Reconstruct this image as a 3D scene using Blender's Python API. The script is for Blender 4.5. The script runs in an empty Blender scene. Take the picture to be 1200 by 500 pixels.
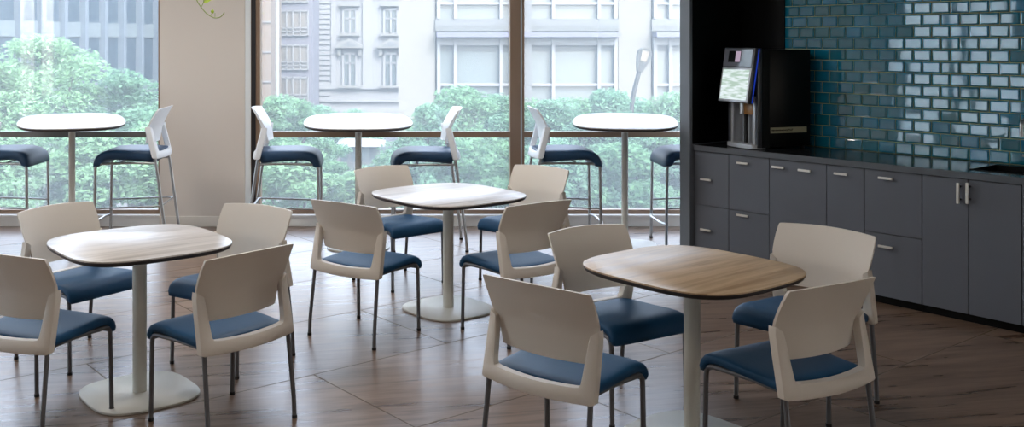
import bpy, bmesh, math, random
from mathutils import Vector, Matrix
random.seed(7)
S = bpy.context.scene
C = S.collection
F, PU, PV, H = 1150.0, 470.0, 50.0, 1.696      # focal length in px, principal point, camera height
R = math.radians

def at(u, v, Y):
    return Vector(((u - PU) / F * Y, Y, H - (v - PV) / F * Y))

# ------------------------------------------------------------------ materials
def lin(c):
    if len(c) == 4: return tuple(c)
    if isinstance(c, str):
        c = [int(c[i:i + 2], 16) / 255 for i in (0, 2, 4)]
    return tuple((x / 12.92 if x <= .04045 else ((x + .055) / 1.055) ** 2.4) for x in c) + (1,)

def dim(c, k=.155): return tuple(x * k for x in lin(c)[:3]) + (1,)
def mat(name, col, rough=.5, metal=0, spec=.5, bump=0, bscale=60, var=0, vscale=4, sub=0, coat=0):
    m = bpy.data.materials.new(name); m.use_nodes = True
    nt = m.node_tree; b = nt.nodes['Principled BSDF']
    b.inputs['Base Color'].default_value = lin(col)
    b.inputs['Roughness'].default_value = rough
    b.inputs['Metallic'].default_value = metal
    b.inputs['Specular IOR Level'].default_value = spec
    b.inputs['Coat Weight'].default_value = coat
    tc = nt.nodes.new('ShaderNodeTexCoord')
    if var:
        n = nt.nodes.new('ShaderNodeTexNoise'); n.inputs['Scale'].default_value = vscale; n.inputs['Detail'].default_value = 4
        hs = nt.nodes.new('ShaderNodeHueSaturation'); hs.inputs['Color'].default_value = lin(col)
        mr = nt.nodes.new('ShaderNodeMapRange'); mr.inputs['To Min'].default_value = 1 - var; mr.inputs['To Max'].default_value = 1 + var
        nt.links.new(tc.outputs['Object'], n.inputs['Vector']); nt.links.new(n.outputs['Fac'], mr.inputs['Value'])
        nt.links.new(mr.outputs['Result'], hs.inputs['Value']); nt.links.new(hs.outputs['Color'], b.inputs['Base Color'])
    if bump:
        n = nt.nodes.new('ShaderNodeTexNoise'); n.inputs['Scale'].default_value = bscale; n.inputs['Detail'].default_value = 3
        bp = nt.nodes.new('ShaderNodeBump'); bp.inputs['Strength'].default_value = bump; bp.inputs['Distance'].default_value = .002
        nt.links.new(tc.outputs['Object'], n.inputs['Vector']); nt.links.new(n.outputs['Fac'], bp.inputs['Height'])
        nt.links.new(bp.outputs['Normal'], b.inputs['Normal'])
    return m

def wood(name, c1, c2, rough=.35, scale=1.0, rot=0.0, plank=None, seam='2a2320', stretch=14, size=(1.2, .6)):
    """long-grained wood; with plank=True also seams of a tile grid"""
    m = bpy.data.materials.new(name); m.use_nodes = True
    nt = m.node_tree; b = nt.nodes['Principled BSDF']; N = nt.nodes.new; L = nt.links.new
    tc = N('ShaderNodeTexCoord'); mp = N('ShaderNodeMapping'); mp.inputs['Rotation'].default_value = (0, 0, rot)
    L(tc.outputs['Object'], mp.inputs['Vector'])
    st = N('ShaderNodeMapping'); st.inputs['Scale'].default_value = (scale, scale * stretch, scale * stretch)
    vec = mp.outputs['Vector']
    if plank:
        br = N('ShaderNodeTexBrick'); br.inputs['Scale'].default_value = 1
        br.inputs['Brick Width'].default_value = size[0]; br.inputs['Row Height'].default_value = size[1]
        br.inputs['Mortar Size'].default_value = 0.0045; br.inputs['Mortar Smooth'].default_value = .2
        br.inputs['Color1'].default_value = (0, 0, 0, 1); br.inputs['Color2'].default_value = (1, 1, 1, 1)
        br.inputs['Mortar'].default_value = (0, 0, 0, 1)
        br.offset = .5
        L(vec, br.inputs['Vector'])
        ad = N('ShaderNodeVectorMath'); ad.operation = 'MULTIPLY_ADD'
        L(br.outputs['Color'], ad.inputs[0]); ad.inputs[1].default_value = (7, 3, 5); L(vec, ad.inputs[2])
        L(ad.outputs[0], st.inputs['Vector'])
    else:
        L(vec, st.inputs['Vector'])
    if plank:                       # the grain runs on its own bearing, the joints follow the cabinets
        gm = N('ShaderNodeMapping'); gm.inputs['Rotation'].default_value = (0, 0, R(26)); L(ad.outputs[0], gm.inputs['Vector']); L(gm.outputs['Vector'], st.inputs['Vector'])
    n1 = N('ShaderNodeTexNoise'); n1.inputs['Scale'].default_value = 1.2; n1.inputs['Detail'].default_value = 7; n1.inputs['Distortion'].default_value = .6
    L(st.outputs['Vector'], n1.inputs['Vector'])
    n2 = N('ShaderNodeTexNoise'); n2.inputs['Scale'].default_value = 6; n2.inputs['Detail'].default_value = 5
    L(st.outputs['Vector'], n2.inputs['Vector'])
    mx = N('ShaderNodeMath'); mx.operation = 'MULTIPLY_ADD'; L(n2.outputs['Fac'], mx.inputs[0]); mx.inputs[1].default_value = .35
    L(n1.outputs['Fac'], mx.inputs[2])
    rp = N('ShaderNodeValToRGB'); rp.color_ramp.elements[0].position = .52; rp.color_ramp.elements[1].position = .82
    rp.color_ramp.elements[0].color = lin(c1); rp.color_ramp.elements[1].color = lin(c2)
    L(mx.outputs[0], rp.inputs['Fac'])
    col = rp.outputs['Color']
    if plank:
        mm = N('ShaderNodeMix'); mm.data_type = 'RGBA'; L(br.outputs['Fac'], mm.inputs[0]); L(col, mm.inputs[6]); mm.inputs[7].default_value = lin(seam)
        col = mm.outputs[2]
        bp = N('ShaderNodeBump'); bp.inputs['Strength'].default_value = .5; bp.inputs['Distance'].default_value = .003; bp.invert = True
        L(br.outputs['Fac'], bp.inputs['Height'])
        b2 = N('ShaderNodeBump'); b2.inputs['Strength'].default_value = .04; b2.inputs['Distance'].default_value = .004
        L(n1.outputs['Fac'], b2.inputs['Height']); L(bp.outputs['Normal'], b2.inputs['Normal']); L(b2.outputs['Normal'], b.inputs['Normal'])
    L(col, b.inputs['Base Color'])
    if plank: b.inputs['Specular IOR Level'].default_value = .85
    mr = N('ShaderNodeMapRange'); mr.inputs['To Min'].default_value = rough - .08; mr.inputs['To Max'].default_value = rough + .12
    L(n1.outputs['Fac'], mr.inputs['Value']); L(mr.outputs['Result'], b.inputs['Roughness'])
    if plank:                       # matt joints between glazed tiles
        ra = N('ShaderNodeMath'); ra.operation = 'MAXIMUM'; L(mr.outputs['Result'], ra.inputs[0]); L(br.outputs['Fac'], ra.inputs[1]); L(ra.outputs[0], b.inputs['Roughness'])
        sp = N('ShaderNodeMapRange'); sp.inputs['To Min'].default_value = .85; sp.inputs['To Max'].default_value = .1; L(br.outputs['Fac'], sp.inputs['Value']); L(sp.outputs['Result'], b.inputs['Specular IOR Level'])
    return m

def leafmat(name, col, trans=.5):
    m = bpy.data.materials.new(name); m.use_nodes = True; nt = m.node_tree; nt.nodes.clear(); N = nt.nodes.new; L = nt.links.new
    o = N('ShaderNodeOutputMaterial'); d = N('ShaderNodeBsdfDiffuse'); t = N('ShaderNodeBsdfTranslucent'); x = N('ShaderNodeMixShader')
    tc = N('ShaderNodeTexCoord'); n = N('ShaderNodeTexNoise'); n.inputs['Scale'].default_value = 1.3; n.inputs['Detail'].default_value = 5
    hs = N('ShaderNodeHueSaturation'); hs.inputs['Color'].default_value = lin(col)
    mr = N('ShaderNodeMapRange'); mr.inputs['From Min'].default_value = .3; mr.inputs['From Max'].default_value = .7
    mr.inputs['To Min'].default_value = .8; mr.inputs['To Max'].default_value = 1.15
    L(tc.outputs['Object'], n.inputs['Vector']); L(n.outputs['Fac'], mr.inputs['Value']); L(mr.outputs['Result'], hs.inputs['Value'])
    L(hs.outputs['Color'], d.inputs['Color']); L(hs.outputs['Color'], t.inputs['Color'])
    x.inputs[0].default_value = trans; L(d.outputs[0], x.inputs[1]); L(t.outputs[0], x.inputs[2]); L(x.outputs[0], o.inputs['Surface'])
    return m

def glassmat(name, film=.095, tint='ffffff', gloss=.05):
    """window glass: clear, a little reflective, with a thin film added to paint haze over the view"""
    m = bpy.data.materials.new(name); m.use_nodes = True; nt = m.node_tree; nt.nodes.clear(); N = nt.nodes.new; L = nt.links.new
    o = N('ShaderNodeOutputMaterial'); tr = N('ShaderNodeBsdfTransparent'); tr.inputs['Color'].default_value = lin(tint)
    tl = N('ShaderNodeBsdfTranslucent'); tl.inputs['Color'].default_value = lin('eef6fa')  # pale share veils the view with painted haze
    gl = N('ShaderNodeBsdfGlossy'); gl.inputs['Roughness'].default_value = .02
    a = N('ShaderNodeMixShader'); a.inputs[0].default_value = film; L(tr.outputs[0], a.inputs[1]); L(tl.outputs[0], a.inputs[2])
    b = N('ShaderNodeMixShader'); b.inputs[0].default_value = gloss; L(a.outputs[0], b.inputs[1]); L(gl.outputs[0], b.inputs[2])
    L(b.outputs[0], o.inputs['Surface']); return m

def emit(name, col, s):
    m = bpy.data.materials.new(name); m.use_nodes = True; nt = m.node_tree; nt.nodes.clear()
    o = nt.nodes.new('ShaderNodeOutputMaterial'); e = nt.nodes.new('ShaderNodeEmission')
    e.inputs['Color'].default_value = lin(col); e.inputs['Strength'].default_value = s
    nt.links.new(e.outputs[0], o.inputs['Surface']); return m

M = dict(
    shell=mat('cream_plastic', 'dfd6cb', .45, bump=.25, bscale=900),
    shellw=mat('white_plastic', 'e9edf2', .4, bump=.2, bscale=900),
    blue=mat('blue_vinyl', '134468', .5, bump=.25, bscale=700, spec=.25),
    navy=mat('navy_vinyl', '1e3f5e', .45, bump=.2, bscale=700, spec=.45),
    leg=mat('grey_metal_paint', '68696d', .4, metal=.35),
    chrome=mat('brushed_steel', 'b4b6b8', .28, metal=.9),
    pull=mat('pale_satin_steel', 'dcd8d0', .4, metal=.4),
    rubber=mat('black_rubber', '1a1a1c', .7),
    base=mat('off_white_powder_coat', 'd6d4cb', .4),
    edge=mat('dark_table_edge', '332e2e', .5),
    tglare=wood('glare_pale_wood', 'b6afa9', 'd6cfca', .3, 1.1, 0, stretch=16),  # same wood as the oak table, window glare put into its colour
    toak=wood('light_oak_wood', 'a98d6e', 'cdb291', .36, 1.1, 0, stretch=16),
    tbar=wood('white_washed_wood', 'bcb7b2', 'cfcbc7', .3, 1.0, 0, stretch=14),
    wall=mat('warm_white_paint', 'dcd4cc', .75, bump=.1, bscale=300),
    ceil=mat('ceiling_white', 'e6e4e0', .85),
    skirt=mat('pale_skirting', 'ece6dd', .5),
    sill=mat('pale_grey_sill', 'f2f2f0', .45),
    frame=mat('bronze_aluminium', '8d7663', .4, metal=.15),
    framed=mat('dark_aluminium', '2e2d30', .4, metal=.3),
    railg=mat('grey_brown_rail', '6d6c69', .4, metal=.3),
    lamin=mat('charcoal_laminate', '62666f', .5, bump=.08, bscale=500),
    paneledge=mat('grey_laminate', '737a83', .45),
    black=mat('black_laminate_and_shade', '060708', .5, spec=.15),
    counter=mat('dark_worktop', '24262a', .16),
    cfront=mat('worktop_front', '54585e', .4),
    machine=mat('black_machine_casing', '040505', .4, spec=.15),
    silver=mat('silver_plastic', 'b4b7bc', .35, metal=.4),
    dsilver=mat('dark_grey_plastic', '3a3d44', .35),
    tile=None, grout=mat('olive_grout', 'd6d79f', .9),
)
def tilemat():
    m = mat('teal_glazed_tile', '0e7390', .04, spec=.8, coat=.6)
    nt = m.node_tree; b = nt.nodes['Principled BSDF']; N = nt.nodes.new; L = nt.links.new
    b.inputs['Coat Roughness'].default_value = .02
    g = N('ShaderNodeNewGeometry'); hs = N('ShaderNodeHueSaturation'); hs.inputs['Color'].default_value = lin('0e7390')
    mr = N('ShaderNodeMapRange'); mr.inputs['To Min'].default_value = .75; mr.inputs['To Max'].default_value = 1.3
    L(g.outputs['Random Per Island'], mr.inputs['Value']); L(mr.outputs['Result'], hs.inputs['Value'])
    mr2 = N('ShaderNodeMapRange'); mr2.inputs['To Min'].default_value = .485; mr2.inputs['To Max'].default_value = .51
    L(g.outputs['Random Per Island'], mr2.inputs['Value']); L(mr2.outputs['Result'], hs.inputs['Hue'])
    L(hs.outputs['Color'], b.inputs['Base Color']); return m
M['tile'] = tilemat()

# ------------------------------------------------------------------ mesh helpers
def obj(name, bm, m, parent=None, smooth=False, **props):
    me = bpy.data.meshes.new(name)
    bmesh.ops.recalc_face_normals(bm, faces=bm.faces)
    bm.to_mesh(me); bm.free()
    for mm in (m if isinstance(m, (list, tuple)) else [m]): me.materials.append(mm)
    if smooth:
        for p in me.polygons: p.use_smooth = True
        if smooth != 'all':
            try: me.set_sharp_from_angle(angle=R(38))
            except Exception: pass
    o = bpy.data.objects.new(name, me); C.objects.link(o)
    if parent: o.parent = parent
    for k, v in props.items(): o[k] = v
    return o
def thing(name, label, cat, loc=(0, 0, 0), rz=0, group=None):
    o = bpy.data.objects.new(name, None); C.objects.link(o); o.empty_display_size = .1
    o.location = loc; o.rotation_euler = (0, 0, rz); o['label'] = label; o['category'] = cat
    if group: o['group'] = group
    return o
def tag(o, label, cat, group=None):
    o['label'] = label; o['category'] = cat
    if group: o['group'] = group
    return o
def copy_tree(o, parent=None):
    c = o.copy(); C.objects.link(c)
    if parent: c.parent = parent
    for ch in list(o.children): copy_tree(ch, c)
    return c

def box(bm, c, s, rot=None, bev=0, seg=2, mi=0):
    r = bmesh.ops.create_cube(bm, size=1)
    vs = r['verts']; fs = {f for v in vs for f in v.link_faces}
    bmesh.ops.scale(bm, vec=Vector(s), verts=vs)
    if bev:
        es = list({e for v in vs for e in v.link_edges})
        rr = bmesh.ops.bevel(bm, geom=es, offset=bev, segments=seg, affect='EDGES', profile=.5)
        vs = list({v for v in rr['verts']} | {v for f in rr['faces'] for v in f.verts})
        fs = {f for v in vs for f in v.link_faces}
        vs = list({v for f in fs for v in f.verts})
    if rot is not None: bmesh.ops.rotate(bm, cent=(0, 0, 0), matrix=Matrix.Rotation(rot, 3, 'Z') if isinstance(rot, (int, float)) else rot, verts=vs)
    bmesh.ops.translate(bm, vec=Vector(c), verts=vs)
    for f in fs: f.material_index = mi
    return vs
def nb(): return bmesh.new()
def loft(bm, rings, closed=True, cap=True, mi=0):
    rv = [[bm.verts.new(p) for p in r] for r in rings]
    n = len(rv[0])
    for a, b in zip(rv, rv[1:]):
        for i in range(n if closed else n - 1):
            j = (i + 1) % n
            f = bm.faces.new((a[i], a[j], b[j], b[i])); f.material_index = mi
    if cap and closed:
        for r in (rv[0], rv[-1]):
            try: bm.faces.new(r).material_index = mi
            except Exception: pass
    return rv
def tube(bm, pts, r, n=12, mi=0):
    pts = [Vector(p) for p in pts]; rings = []
    d0 = (pts[1] - pts[0]).normalized(); up = Vector((0, 0, 1)) if abs(d0.z) < .9 else Vector((1, 0, 0))
    a = d0.cross(up).normalized()
    for i, p in enumerate(pts):
        if i == 0: d = pts[1] - pts[0]
        elif i == len(pts) - 1: d = pts[-1] - pts[-2]
        else: d = (pts[i + 1] - p).normalized() + (p - pts[i - 1]).normalized()
        d.normalize(); a = (a - d * a.dot(d)).normalized(); b = d.cross(a)
        rr = r[i] if isinstance(r, (list, tuple)) else r
        rings.append([p + (a * math.cos(t) + b * math.sin(t)) * rr for t in [2 * math.pi * k / n for k in range(n)]])
    loft(bm, rings, mi=mi)
def rounded(pts, rad, seg=6):
    """polyline with its inner corners rounded"""
    pts = [Vector(p) for p in pts]; out = [pts[0]]
    for i in range(1, len(pts) - 1):
        p = pts[i]; a = pts[i - 1] - p; b = pts[i + 1] - p
        k = min(rad, a.length * .45, b.length * .45)
        A = p + a.normalized() * k; B = p + b.normalized() * k
        for j in range(seg + 1):
            t = j / seg; out.append((1 - t) ** 2 * A + 2 * t * (1 - t) * p + t * t * B)
    out.append(pts[-1]); return out
def squircle(rx, ry, n=3.2, seg=72, rot=0):
    o = []
    for k in range(seg):
        t = 2 * math.pi * k / seg; c, s = math.cos(t), math.sin(t)
        rr = (abs(c) ** n + abs(s) ** n) ** (-1 / n)
        x, y = rx * rr * c, ry * rr * s
        o.append((x * math.cos(rot) - y * math.sin(rot), x * math.sin(rot) + y * math.cos(rot)))
    return o
def slab(bm, outline, zs, mi=0):
    """zs: list of (z, scale) rings"""
    rings = [[(x * k, y * k, z) for x, y in outline] for z, k in zs]
    loft(bm, rings, mi=mi)

# ------------------------------------------------------------------ chair
def lerp(a, b, t): return a + (b - a) * t
def back_y(z):           # recline of the upper back at its side edges
    return lerp(-.172, -.246, ((z - .62) / .165) ** 1.25) if z > .62 else lerp(-.156, -.172, (z - .5) / .12)
def back_panel(dz=0):
    bm = nb(); prof = [(.503, .196), (.506, .204), (.53, .208), (.565, .212), (.60, .217), (.617, .228), (.632, .238), (.66, .2425), (.70, .2445), (.74, .2445), (.768, .2425), (.781, .241), (.785, .2385)]
    na = 24; fr, bk = [], []
    for z, w in prof:
        f, b = [], []
        for i in range(na + 1):
            a = -1 + 2 * i / na
            zz = z + (.010 * (1 - a * a) if z > .7 else 0) + dz
            y = back_y(z) - .034 * (1 - a * a)
            f.append((a * w, y + .006, zz)); b.append((a * w, y - .006, zz))
        fr.append(f); bk.append(b)
    rings = [f + b[::-1] for f, b in zip(fr, bk)]
    loft(bm, rings); return bm
def u_frame(dz=0):
    bm = nb()
    L = [((.213, .618), (.245, .640)), ((.209, .59), (.248, .615)), ((.204, .53), (.250, .55)), ((.200, .475), (.2515, .455)), ((.197, .449), (.2525, .405)), ((.190, .438), (.252, .386)), ((.172, .4345), (.240, .381)), ((.12, .432), (.17, .379)), ((.06, .430), (.09, .377)), ((0, .429), (0, .376))]
    st = L + [((-a, b), (-c, d)) for (a, b), (c, d) in L[-2::-1]]
    def Y(x, z):
        t = max(0, min(1, (z - .388) / .232))
        return lerp(-.244, -.196, t) - .032 * (1 - min(1, (x / .25) ** 2)) * (1 - .3 * t)
    rings = []
    for (xi, zi), (xo, zo) in st:
        yi, yo = Y(xi, zi), Y(xo, zo)
        th = .042
        ex = .1
        def q(x, z, y, k, dd):
            return (x, y + dd, z + dz)
        cx, cz = (xi + xo) / 2, (zi + zo) / 2
        def mixp(t, y, dd): return (lerp(xi, xo, t), lerp(yi, yo, t) + dd, lerp(zi, zo, t) + dz)
        rings.append([mixp(0, 0, .004), mixp(0, 0, th - .006), mixp(.12, 0, th), mixp(.88, 0, th), mixp(1, 0, th - .006), mixp(1, 0, .004), mixp(.88, 0, 0), mixp(.12, 0, 0)])
    loft(bm, rings); return bm
SEAT = [(-.212, .424), (-.20, .434), (-.16, .440), (-.10, .443), (-.03, .446), (.03, .450), (.08, .453), (.12, .453), (.152, .448), (.178, .435), (.195, .414), (.202, .388), (.203, .366)]
SEATH = [(-.214, .432), (-.20, .446), (-.15, .452), (-.08, .455), (0, .457), (.05, .456), (.10, .448), (.14, .430), (.168, .400), (.182, .362), (.186, .330), (.186, .312)]
def seat_bm(dz=0, ly=1.0, w0=.224, w1=.242, fat=.027):
    bm = nb(); P = [(y * ly, z) for y, z in (SEATH if dz else SEAT)]; rings = []; n = len(P)
    for i, (y, z) in enumerate(P):
        if i == 0: t = (P[1][0] - y, P[1][1] - z)
        elif i == n - 1: t = (y - P[i - 1][0], z - P[i - 1][1])
        else: t = (P[i + 1][0] - P[i - 1][0], P[i + 1][1] - P[i - 1][1])
        l = math.hypot(*t); nx, nz = -t[1] / l, t[0] / l          # upward normal in the y-z plane
        k = i / (n - 1); w = lerp(w0, w1, k)
        end = .7 if i in (0, n - 1) else 1
        if i in (0, n - 1): w -= .012
        th = fat * end * (1 - (.45 * k if dz else 0))
        r = []
        m = 28
        for j in range(m):
            a = 2 * math.pi * j / m; ca, sa = math.cos(a), math.sin(a)
            x = w * math.copysign(abs(ca) ** .32, ca); h = th * math.copysign(abs(sa) ** .55, sa)
            dish = -.012 * (1 - (x / w) ** 2) * max(0, 1 - abs(k - .4) / .4) if sa > 0 else 0
            h += dish
            r.append((x, y + nx * (h - th), z + nz * (h - th) + dz))
        rings.append(r)
    loft(bm, rings); return bm
def chair(name, label, high=0.0, ly=1.06, shell='shell', seat='blue', metal='leg', wk=1.0, cat='chair'):
    t = thing(name, label, cat)
    o = []
    obj('seat', seat_bm(high, ly, fat=.060 if high else .027), M[seat], t, 'all')
    b = obj('backrest', back_panel(high), M[shell], t, True)
    f = obj('back_frame', u_frame(high), M[shell], t, True)
    yf, zr = .165 * ly, (.338 if high else .396) + high
    for s in (-1, 1):
        bm = nb(); tube(bm, rounded([(s * .226, yf + .008, .012), (s * .224, yf, zr - .004), (s * .221, yf - .09, zr)], .055, 7), .0105)
        l = obj('leg', bm, M[metal], t, True)
        bm = nb(); tube(bm, [(s * .226, yf + .008, 0), (s * .226, yf + .008, .014)], .0125); obj('foot_cap', bm, M['rubber'], l, True)
        bm = nb(); k = 1 if not high else 1.15
        tube(bm, rounded([(s * .236, -.262 * k, .012), (s * .2355, -.258 * k, .10), (s * .229, -.222, .39 + high)], .04, 5), .0105)
        l = obj('leg', bm, M[metal], t, True)
        bm = nb(); tube(bm, [(s * .236, -.2625 * k, 0), (s * .236, -.262 * k, .014)], .0125); obj('foot_cap', bm, M['rubber'], l, True)
        bm = nb(); tube(bm, [(s * .221, yf - .088, zr), (s * .216, -.05, zr + .004), (s * .212, -.222, zr)], .0095); obj('seat_rail', bm, M[metal], t, True)
    bm = nb(); tube(bm, [(-.21, .03, zr + .0), (.21, .03, zr + .0)], .008); tube(bm, [(-.21, -.14, zr), (.21, -.14, zr)], .008)
    obj('cross_brace', bm, M[metal], t, True)
    if high:
        zf = .335
        bm = nb(); tube(bm, rounded([(-.226, yf, zf), (-.226, -.262, zf + .02), (-.12, -.262, zf + .02), (.12, -.262, zf + .02), (.226, -.262, zf + .02), (.226, yf, zf)], .05, 5), .0075)
        obj('side_stretcher', bm, M[metal], t, True)
        bm = nb(); tube(bm, rounded([(-.226, yf + .006, zf - .13), (-.15, yf + .03, zf - .13), (.15, yf + .03, zf - .13), (.226, yf + .006, zf - .13)], .05, 5), .0085)
        obj('footrest', bm, M[metal], t, True)
    return t
G = ['dining chairs around the left table', 'dining chairs around the middle table', 'dining chairs around the oak table']
CH = [
 ('1A', -1.615, 4.448, 24, 'cream-backed blue dining chair cut off by the left picture edge, back to the viewer'),
 ('1B', -.835, 4.446, -47, 'cream-backed blue dining chair turned away at the near right side of the left table'),
 ('1C', -1.713, 5.304, 125, 'cream-backed blue dining chair facing us at the far left side of the left table'),
 ('1D', -.924, 5.229, -148, 'cream-backed blue dining chair facing us at the far right side of the left table'),
 ('2A', -.186, 5.772, 36, 'cream-backed blue dining chair turned away at the near left side of the middle table'),
 ('2B', .653, 5.785, -33, 'cream-backed blue dining chair turned away at the near right side of the middle table'),
 ('2C', .008, 6.956, 142, 'cream-backed blue dining chair facing us behind the middle table, under the central bar table'),
 ('2D', .855, 6.992, -136, 'cream-backed blue dining chair facing us behind the middle table, on its window right side'),
 ('3A', .668, 3.889, 42, 'cream-backed blue dining chair turned away at the near left side of the oak table'),
 ('3B', 1.517, 3.927, -28, 'cream-backed blue dining chair turned away at the near right side of the oak table'),
 ('3C', 1.034, 4.594, 150, 'cream-backed blue dining chair facing us at the far left side of the oak table'),
 ('3D', 1.885, 4.629, -130, 'cream-backed blue dining chair facing us between the oak table and the cabinets'),
]
first = None
for code, x, y, a, lab in CH:
    if first is None: first = c = chair('dining_chair', lab)
    else: c = copy_tree(first)
    c.location = (x, y, 0); c.rotation_euler = (0, 0, -R(a)); c['label'] = lab; c['group'] = G[int(code[0]) - 1]

# ------------------------------------------------------------------ bar stools
BS = [
 (-3.30, 8.30, 90, 'navy bar stool cut off by the left picture edge, beside the left bar table'),
 (-2.29, 8.30, -91, 'navy and white bar stool between the left bar table and the white pillar'),
 (-.91, 8.25, 88, 'navy and white bar stool at the left of the central bar table, beside the pillar'),
 (.165, 8.20, -92, 'navy and white bar stool at the right of the central bar table'),
 (1.41, 8.30, 90, 'navy and white bar stool left of the bar table nearest the cabinets'),
 (2.41, 8.30, -90, 'navy bar stool half hidden by the grey end panel'),
]
first = None
for x, y, a, lab in BS:
    if first is None: first = c = chair('bar_stool', lab, high=.365, ly=1.13, shell='shellw', seat='navy', metal='chrome', cat='bar stool')
    else: c = copy_tree(first)
    c.location = (x, y, 0); c.scale = (1.08, 1.20, 1.0); c.rotation_euler = (0, 0, -R(a)); c['label'] = lab; c['group'] = 'bar stools by the windows'

# ------------------------------------------------------------------ tables
PHI = R(36.5)
def table(name, label, x, y, r, top, rz, ry=None, h=.735, rb=.26, pr=.034, group=None, cat='table', n=3.5):
    ry = ry or r
    t = thing(name, label, cat, (x, y, 0), rz, group)
    o = squircle(r, ry, n, 96)
    bm = nb(); slab(bm, o, [(h - .007, .999), (h - .001, 1), (h, .997)])
    obj('table_top', bm, M[top], t, True)
    bm = nb(); slab(bm, o, [(h - .028, .955), (h - .022, .985), (h - .012, .9985), (h - .0071, .9985)])
    obj('top_edge', bm, M['edge'], t, True, label='dark tapered edge')
    bm = nb(); tube(bm, [(0, 0, .012), (0, 0, h - .03)], pr, 28)
    obj('post', bm, M['base'], t, True)
    bm = nb(); box(bm, (0, 0, h - .032), (.26, .26, .008), bev=.003); box(bm, (0, 0, h - .033), (.5, .03, .01)); box(bm, (0, 0, h - .033), (.03, .5, .01))
    obj('mounting_plate', bm, M['edge'], t)
    bm = nb(); ob = squircle(rb, rb * (ry / r if ry == r else 1), 3.2, 72); slab(bm, ob, [(0, .99), (.002, 1), (.010, 1), (.013, .985)])
    obj('base_plate', bm, M['base'], t, True)
    return t
table('cafe_table', 'glare-pale wood square table with off-white base at the left', -1.266, 4.752, .392, 'tglare', PHI)
table('cafe_table', 'glare-pale wood square table in the middle, nearest the brown window post', .301, 6.256, .425, 'tglare', PHI)
table('cafe_table', 'light oak square table with rounded corners nearest the cabinets', 1.248, 4.209, .397, 'toak', PHI)
for x, lab in ((-2.75, 'white-topped tall bar table left of the white pillar'), (-.357, 'white-topped tall bar table in front of the middle window'), (1.87, 'white-topped tall bar table nearest the grey end panel')):
    table('bar_table', lab, x, 8.2, .445 if abs(x) < 1 else .422, 'tbar', math.atan2(-x, 8.13), ry=.85, h=1.05, rb=.26, pr=.027, group='tall bar tables by the windows', cat='bar table', n=3.1)

# ------------------------------------------------------------------ oblique right wall, cabinets
D = Vector((-math.sin(PHI), math.cos(PHI), 0)); NN = Vector((math.cos(PHI), math.sin(PHI), 0)); P0 = Vector((3.211, 6.234, 0))
def W(s, t, z=0): return P0 + D * s + NN * t + Vector((0, 0, z))
def s_at(u, t=0):
    k = (u - PU) / F; p = P0 + NN * t
    return (k * p.y - p.x) / (D.x - k * D.y)
def z_at(u, v, t=0): return H - (v - PV) / F * W(s_at(u, t), t).y
RW = Matrix((( D.x, NN.x, 0), (D.y, NN.y, 0), (0, 0, 1)))   # columns: along wall (s), into wall (t), up
def wbox(bm, s0, s1, t0, t1, z0, z1, bev=0, mi=0):
    vs = box(bm, (0, 0, 0), (abs(s1 - s0), t1 - t0, z1 - z0), bev=bev, mi=mi)
    bmesh.ops.rotate(bm, cent=(0, 0, 0), matrix=RW, verts=vs)
    bmesh.ops.translate(bm, vec=W((s0 + s1) / 2, (t0 + t1) / 2, (z0 + z1) / 2), verts=vs)
TW = .62
def obj_at(name, bm, m, parent, smooth=False, **p):
    """mesh was built in world space; express it in the parent's frame"""
    bmesh.ops.transform(bm, matrix=parent.matrix_world.inverted() if parent.parent else Matrix.LocRotScale(parent.location, parent.rotation_euler, None).inverted(), verts=bm.verts)
    return obj(name, bm, m, parent, smooth, **p)
ZS, ZT, ZB, G2 = .462, .868, .055, .0022
UJ = [813.5, 854, 901.5, 968.6, 1013, 1080.5, 1197.5]
SJ = [s_at(u) for u in UJ] + [s_at(1197.5) - .62]
CAB = [
 ('grey cabinet with two drawers against the end panel', 'drawers', [(828.5, 210), (828.5, 269)]),
 ('grey two-drawer cabinet under the coffee machine', 'drawers', [(871.5, 191), (871.5, 252)]),
 ('wide grey cabinet with one front and two short pulls', 'door', [(913, 195.6), (944, 199.5)]),
 ('narrow grey cabinet with one tall front and a single pull', 'door', [(986.5, 203.4)]),
 ('grey two-drawer cabinet left of the double-door cabinet', 'drawers', [(1039, 208.5), (1039, 288.6)]),
 ('grey double-door cabinet with two upright bar handles', 'double', []),
 ('dark grey cabinet cut off by the right picture edge', 'door', []),
]
def pull(front, u=None, v=None, s=None, z=None):
    s = s_at(u) if s is None else s; z = z_at(u, v) if z is None else z
    bm = nb(); wbox(bm, s - .050, s + .044, -.028, -.018, z - .0075, z + .0075, bev=.0015)
    h = obj('handle', bm, M['pull'], front, label='short brushed steel pull')
    bm = nb(); wbox(bm, s - .034, s - .024, -.021, .002, z - .005, z + .005); wbox(bm, s + .024, s + .034, -.021, .002, z - .005, z + .005)
    obj('handle_stand', bm, M['rubber'], h)
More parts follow.
